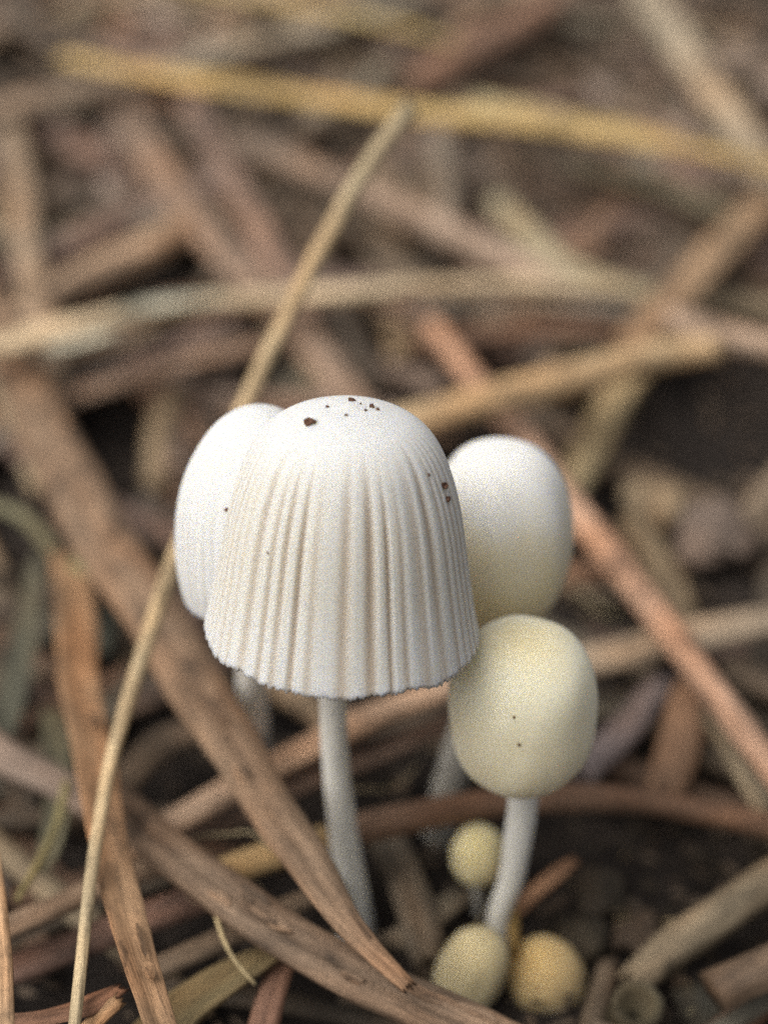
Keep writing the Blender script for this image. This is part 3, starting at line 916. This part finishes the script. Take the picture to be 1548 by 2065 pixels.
# ------------------------------------------------------------------ soil crumbs on the caps
def crumb_geo(center, size, seed, flat=0.7, nrm=Vector((0, 0, 1)), sub=2):
    bm = bmesh.new()
    bmesh.ops.create_icosphere(bm, subdivisions=sub, radius=1.0)
    so = Vector((seed * 1.7, seed * 0.9, seed))
    q = nrm.to_track_quat('Z', 'Y')
    vs = []
    for v in bm.verts:
        d = 1 + 0.75 * noise.noise(so + v.co * 1.1) + 0.5 * noise.noise(so + v.co * 2.7)
        c = v.co * d
        c.z *= flat
        vs.append(center + q @ (c * size))
    fs = [tuple(x.index for x in fc.verts) for fc in bm.faces]
    bm.free()
    return vs, fs


def on_cap(px, py):
    best = None
    r = ray(px, py)
    for t in hit_meshes:
        loc, nrm, idx, dist = t.ray_cast(CAM, r.normalized())
        if loc and (best is None or dist < best[2]):
            best = (loc, nrm, dist)
    return best


crumbs = [
    (625, 853, 13, "dark brown soil crumb stuck near the fluted cap's top, the largest there", None),
    (708, 808, 8, None, "crumbs"), (660, 821, 5, None, "crumbs"), (698, 838, 4, None, "crumbs"), (737, 828, 4, None, "crumbs"), (750, 821, 7, None, "crumbs"),
    (761, 826, 5, None, "crumbs"), (727, 815, 3, None, "crumbs"),
    (895, 980, 10, "upper of two dark crumbs clinging to the fluted cap's flank", None), (901, 1006, 7, "lower small crumb clinging to the fluted cap's flank", None),
    (457, 1028, 5, "single speck of soil low on the round smooth cap", None), (864, 958, 4, "tan speck above the two crumbs on the fluted cap's flank", None),
    (1036, 1447, 4, "upper of two brown specks on the pale yellow egg cap", None), (1046, 1502, 5, "lower of two brown specks on the pale yellow egg cap", None),
    (540, 1115, 3, "orange pinprick speck on the fluted cap's lower flank", None)]
for i, (px, py, s, lab, grp) in enumerate(crumbs):
    hit = on_cap(px, py)
    tries = 0
    while hit is None and tries < 40:
        px -= 1 if px > 690 else -1
        py += 1 if py < 860 else 0
        hit = on_cap(px, py); tries += 1
    if hit is None:
        continue
    loc, nrm, dist = hit
    if nrm.dot(CAM - loc) < 0:
        nrm = -nrm
    size = 0.78 * s / FOCAL * 77
    v, f = crumb_geo(loc + nrm * size * 0.25, size, i + 3, 0.75, nrm)
    o = mesh_obj("soil_crumb", v, f, M_CRUMB, origin=loc, smooth=False)
    tag(o, lab or "tiny rusty soil crumb scattered on the fluted cap's crown", "crumb", "tiny crumbs on the fluted cap's crown" if grp else None)

# ------------------------------------------------------------------ chips of bark and leaf lying in the hollow
for i, (px, py, s, h, col, lab) in enumerate((
        (1322, 1015, 62, 2.6, (150, 120, 92), "small tan bark chip in the dark hollow beside the orange stem"),
        (1440, 1075, 92, 2.0, (128, 102, 92), "mauve-brown bark lump lying next to the tan chip"),
        (1215, 1800, 60, 0.8, (66, 52, 44), "brown bark lump on the soil behind the amber button"),
        (1290, 1880, 56, 0.8, (84, 60, 48), "rusty bark lump by the half-sunk stalk"),
        (1180, 1890, 60, 0.6, (66, 52, 42), "grey-brown soil lump behind the amber button"),
        (1500, 2000, 60, 0.6, (96, 66, 56), "reddish bark chip under the half-sunk stalk"),
        (1440, 2030, 70, 0.4, (58, 50, 44), "dark soil lump beside the reddish bark chip"),
        (810, 690, 44, 3.0, (160, 122, 88), "round tan leaf scrap beside the dark red stalk"),
        (640, 1800, 16, 7.4, (206, 180, 130), "tiny pale straw scrap by the front mushroom's stem foot"),
        (300, 1060, 60, 2.0, (110, 96, 92), "grey bark chip beside the smooth cap and the mottled stalk"))):
    p = at_height(px, py, h)
    d = (p - CAM).dot(FWD)
    v, f = crumb_geo(p, s * 0.5 / FOCAL * d * 1.6, 30 + i, 0.32, Vector((0.2 * math.sin(i), -0.3, 1)), 3)
    uv = [((a[0] - p.x), (a[1] - p.y) + a[2]) for a in v]
    o = mesh_obj("bark_chip", v, f, M_STRAW, origin=p, uvs=uv, color=dull(col, 1.05))
    tag(o, lab, "chip")

# ------------------------------------------------------------------ buried straw: short pieces filling the layers beneath
DARK = [(1440, 880, 150, 130), (1470, 1160, 90, 60), (245, 905, 70, 110), (600, 1470, 60, 60), (330, 1570, 110, 70), (1290, 1800, 200, 100), (1440, 1950, 120, 60),
        (250, 1480, 40, 60), (180, 2000, 90, 60), (350, 1850, 70, 60), (1230, 1250, 50, 70), (590, 1340, 60, 40), (320, 545, 110, 50), (540, 250, 60, 40), (1080, 330, 60, 60),
        (850, 530, 90, 35), (690, 300, 40, 50), (1130, 130, 110, 60), (1450, 1330, 60, 60), (940, 1780, 70, 90), (1200, 1640, 140, 90), (900, 1000, 400, 60), (40, 140, 40, 40)]
PAL = [(128, 102, 84), (112, 88, 78), (142, 114, 92), (124, 94, 86), (100, 80, 68), (138, 112, 102), (150, 124, 98), (120, 104, 90), (132, 92, 72), (96, 74, 66)]
placed = 0
tries = 0
PAL_NAMES = ["brown", "mauve-brown", "tan", "reddish-brown", "dark brown", "rosy-grey", "pale tan", "grey-brown", "rusty", "blackish-brown"]
MARKS = [(300, 60, "the golden straw at the back"), (650, 200, "the mustard-yellow straw"), (1250, 270, "the far end of the mustard-yellow straw"), (1430, 160, "the steep greyish stalk"),
         (330, 350, "the pinkish-brown slanting stalk"), (720, 400, "the upper part of the thin culm"), (60, 480, "the upright brown stalk"), (1050, 480, "the rosy-grey slanting stalk"),
         (1430, 520, "the thick brown steep stalk"), (250, 650, "the pale film-covered stalk"), (950, 600, "the dark red shaded stalk"), (1200, 760, "the smooth tan stalk"),
         (130, 950, "the upper end of the broad mottled stalk"), (480, 800, "the round smooth cap"), (1000, 860, "the tall white egg cap"), (1300, 1200, "the middle of the orange stem"),
         (1500, 1480, "the lower end of the orange stem"), (60, 1250, "the green grass blades"), (300, 1350, "the lower thin culm"), (600, 1400, "the fluted cap's rim"), (1150, 1400, "the pale yellow egg cap"),
         (200, 1750, "the orange-tan flat leaf"), (500, 1850, "the blotched grey-brown stalk"), (750, 1700, "the fluted mushroom's stem"), (1250, 1620, "the arched red stem"), (1040, 1950, "the button mushrooms"),
         (1450, 1850, "the half-sunk dull stalk")]
while placed < 250 and tries < 6000:
    tries += 1
    py = -20 + 2120 * rng.random() ** 1.35
    px = rng.uniform(-60, 1610)
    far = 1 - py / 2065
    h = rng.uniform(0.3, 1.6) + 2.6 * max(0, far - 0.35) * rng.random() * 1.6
    c = at_height(px, py, h)
    ang = rng.uniform(0, math.pi)
    L = rng.uniform(9, 26)
    w = rng.uniform(0.9, 2.2) * (1 + 0.8 * max(0, far - 0.3))
    tilt = rng.uniform(-0.06, 0.06)
    dv = Vector((math.cos(ang), math.sin(ang), 0))
    ends = []
    bad = False
    for s in (-0.5, -0.25, 0, 0.25, 0.5):
        q = c + dv * (L * s)
        bend = 0.05 * L * (1 - 4 * s * s) * math.sin(ang * 5)
        q += Vector((-dv.y, dv.x, 0)) * bend
        q.z = terrain(q.x, q.y) + h + tilt * L * s
        pr = project(q)
        if pr is None:
            bad = True; break
        for (ex, ey, ea, eb) in DARK:
            if ((pr[0] - ex) / ea) ** 2 + ((pr[1] - ey) / eb) ** 2 < 1.25:
                bad = True
        # keep clear of the mushrooms' feet
        if abs(q.x - 0) < 9 and -5 < q.y < 12 and abs(pr[0] - 850) < 330 and pr[1] > 1450:
            bad = True
        ends.append((q, w))
    if bad:
        continue
    kind = rng.choice(['stalk', 'stalk', 'culm', 'blade'])
    ci = rng.randrange(len(PAL))
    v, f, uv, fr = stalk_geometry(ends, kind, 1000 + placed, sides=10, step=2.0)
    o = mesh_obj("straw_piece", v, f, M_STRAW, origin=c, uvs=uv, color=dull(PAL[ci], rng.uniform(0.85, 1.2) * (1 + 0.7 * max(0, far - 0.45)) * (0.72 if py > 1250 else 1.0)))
    pc = project(c)
    mark = min(MARKS, key=lambda mk: (mk[0] - pc[0]) ** 2 + (mk[1] - pc[1]) ** 2)[2]
    size = ("short" if L < 14 else "long" if L > 21 else "medium-length") + (" slim" if w < 1.5 else " stout" if w > 2.3 else "")
    tag(o, f"{size} {PAL_NAMES[ci]} {dict(stalk='flattened', culm='round', blade='channelled')[kind]} straw piece near {mark}", "straw", "buried straw pieces")
    placed += 1


for q in range(26):                              # hair-thin rootlets and fibres caught between the stalks
    px, py = rng.uniform(0, 1548), rng.uniform(1150, 2050)
    c = at_height(px, py, rng.uniform(2, 8) if px < 850 else rng.uniform(0.2, 0.8))
    a = rng.uniform(0, 6.28)
    pts = []
    for z in range(5):
        pts.append((c.copy(), rng.uniform(0.08, 0.16)))
        a += rng.uniform(-0.7, 0.7)
        c = c + Vector((math.cos(a), math.sin(a), rng.uniform(-0.45, 0.3))) * rng.uniform(0.9, 2.0)
    v, f, uv, fr = stalk_geometry(pts, 'culm', 5000 + q, sides=6, step=0.5)
    o = mesh_obj("root_hair", v, f, M_STRAW, origin=pts[0][0], uvs=uv, color=dull(rng.choice([(150, 124, 92), (112, 88, 66), (176, 152, 116)]), 1.1))
    mark = min(MARKS, key=lambda mk: (mk[0] - px) ** 2 + (mk[1] - py) ** 2)[2]
    tag(o, f"hair-thin crooked root fibre caught near {mark}", "fibre", "hair-thin root fibres")

# ------------------------------------------------------------------ loose litter: uncountable flakes and crumbs, and the straw beyond the picture
def litter(name, label, n, area, size, hr, mat_kind, seed, outside=False):
    r = random.Random(seed)
    verts, faces, uvs, tone = [], [], [], []
    for i in range(n):
        x = r.uniform(area[0], area[1]); y = r.uniform(area[2], area[3])
        h = r.uniform(*hr)
        c = Vector((x, y, terrain(x, y) + h))
        if outside:
            pr = project(c)
            if pr is None or (-330 < pr[0] < W + 330 and -100 < pr[1] < H + 420):
                continue
        if mat_kind == 'flake':
            s = r.uniform(*size)
            a = r.uniform(0, 6.28); ti = r.uniform(-0.6, 0.6); tj = r.uniform(-0.6, 0.6)
            u = Vector((math.cos(a), math.sin(a), ti)); w = Vector((-math.sin(a), math.cos(a), tj)) * r.uniform(0.2, 0.6)
            up = u.cross(w).normalized() * (0.08 * s)
            b = len(verts)
            k = 6
            for sg in (1, -1):
                for q in range(k):
                    an = 2 * math.pi * q / k
                    e = r.uniform(0.6, 1.1)
                    verts.append(c + u * (s * math.cos(an) * e) + w * (s * math.sin(an) * e) + up * sg)
                    uvs.append((s * math.cos(an) + i, s * math.sin(an)))
            faces.append(tuple(b + q for q in range(k))); faces.append(tuple(b + k + q for q in reversed(range(k))))
            for q in range(k):
                faces.append((b + q, b + k + q, b + k + (q + 1) % k, b + (q + 1) % k))
        else:
            a = r.uniform(0, 6.28); L = r.uniform(*size); w = r.uniform(0.5, 1.3)
            dv = Vector((math.cos(a), math.sin(a), 0)); sd = Vector((-dv.y, dv.x, 0))
            b = len(verts)
            for j in range(4):
                s = j / 3 - 0.5
                q = c + dv * (L * s) + sd * (0.03 * L * (1 - 4 * s * s) * math.sin(a * 7))
                q.z = terrain(q.x, q.y) + h
                for m in range(6):
                    an = math.pi * 2 * m / 6
                    verts.append(q + sd * (w * math.cos(an)) + Vector((0, 0, 0.7 * w * math.sin(an))))
                    uvs.append((m * 0.3 + i, s * L))
            for j in range(3):
                for m in range(6):
                    p, q2 = b + j * 6 + m, b + j * 6 + (m + 1) % 6
                    faces.append((p, q2, q2 + 6, p + 6))
            faces.append(tuple(b + m for m in reversed(range(6)))); faces.append(tuple(b + 18 + m for m in range(6)))
    o = mesh_obj(name, verts, faces, M_STRAW, origin=Vector((0, 0, 0)), uvs=uvs, smooth=(mat_kind != 'flake'), color=dull((112, 88, 74), 0.8))
    return tag(o, label, "litter", kind="stuff")


litter("leaf_litter", "fine crumbled leaf flakes lying on the soil between the stalks", 5200, (-70, 70, -30, 190), (0.3, 1.1), (-0.2, 0.7), 'flake', 5)
litter("straw_litter", "dense mass of broken straw covering the ground farther back", 1500, (-140, 140, 60, 330), (12, 40), (0.4, 3.2), 'straw', 6)


litter("straw_litter", "broken straw covering the ground around the mushroom patch", 1600, (-150, 150, -110, 150), (12, 40), (0.6, 6.0), 'straw', 8, outside=True)
litter("soil_crumbs", "fine dark soil crumbs heaped on the bare ground around the button mushrooms", 2600, (-2, 40, -22, 22), (0.12, 0.5), (-0.4, 0.6), 'flake', 9).color = dull((70, 54, 44), 1.0)
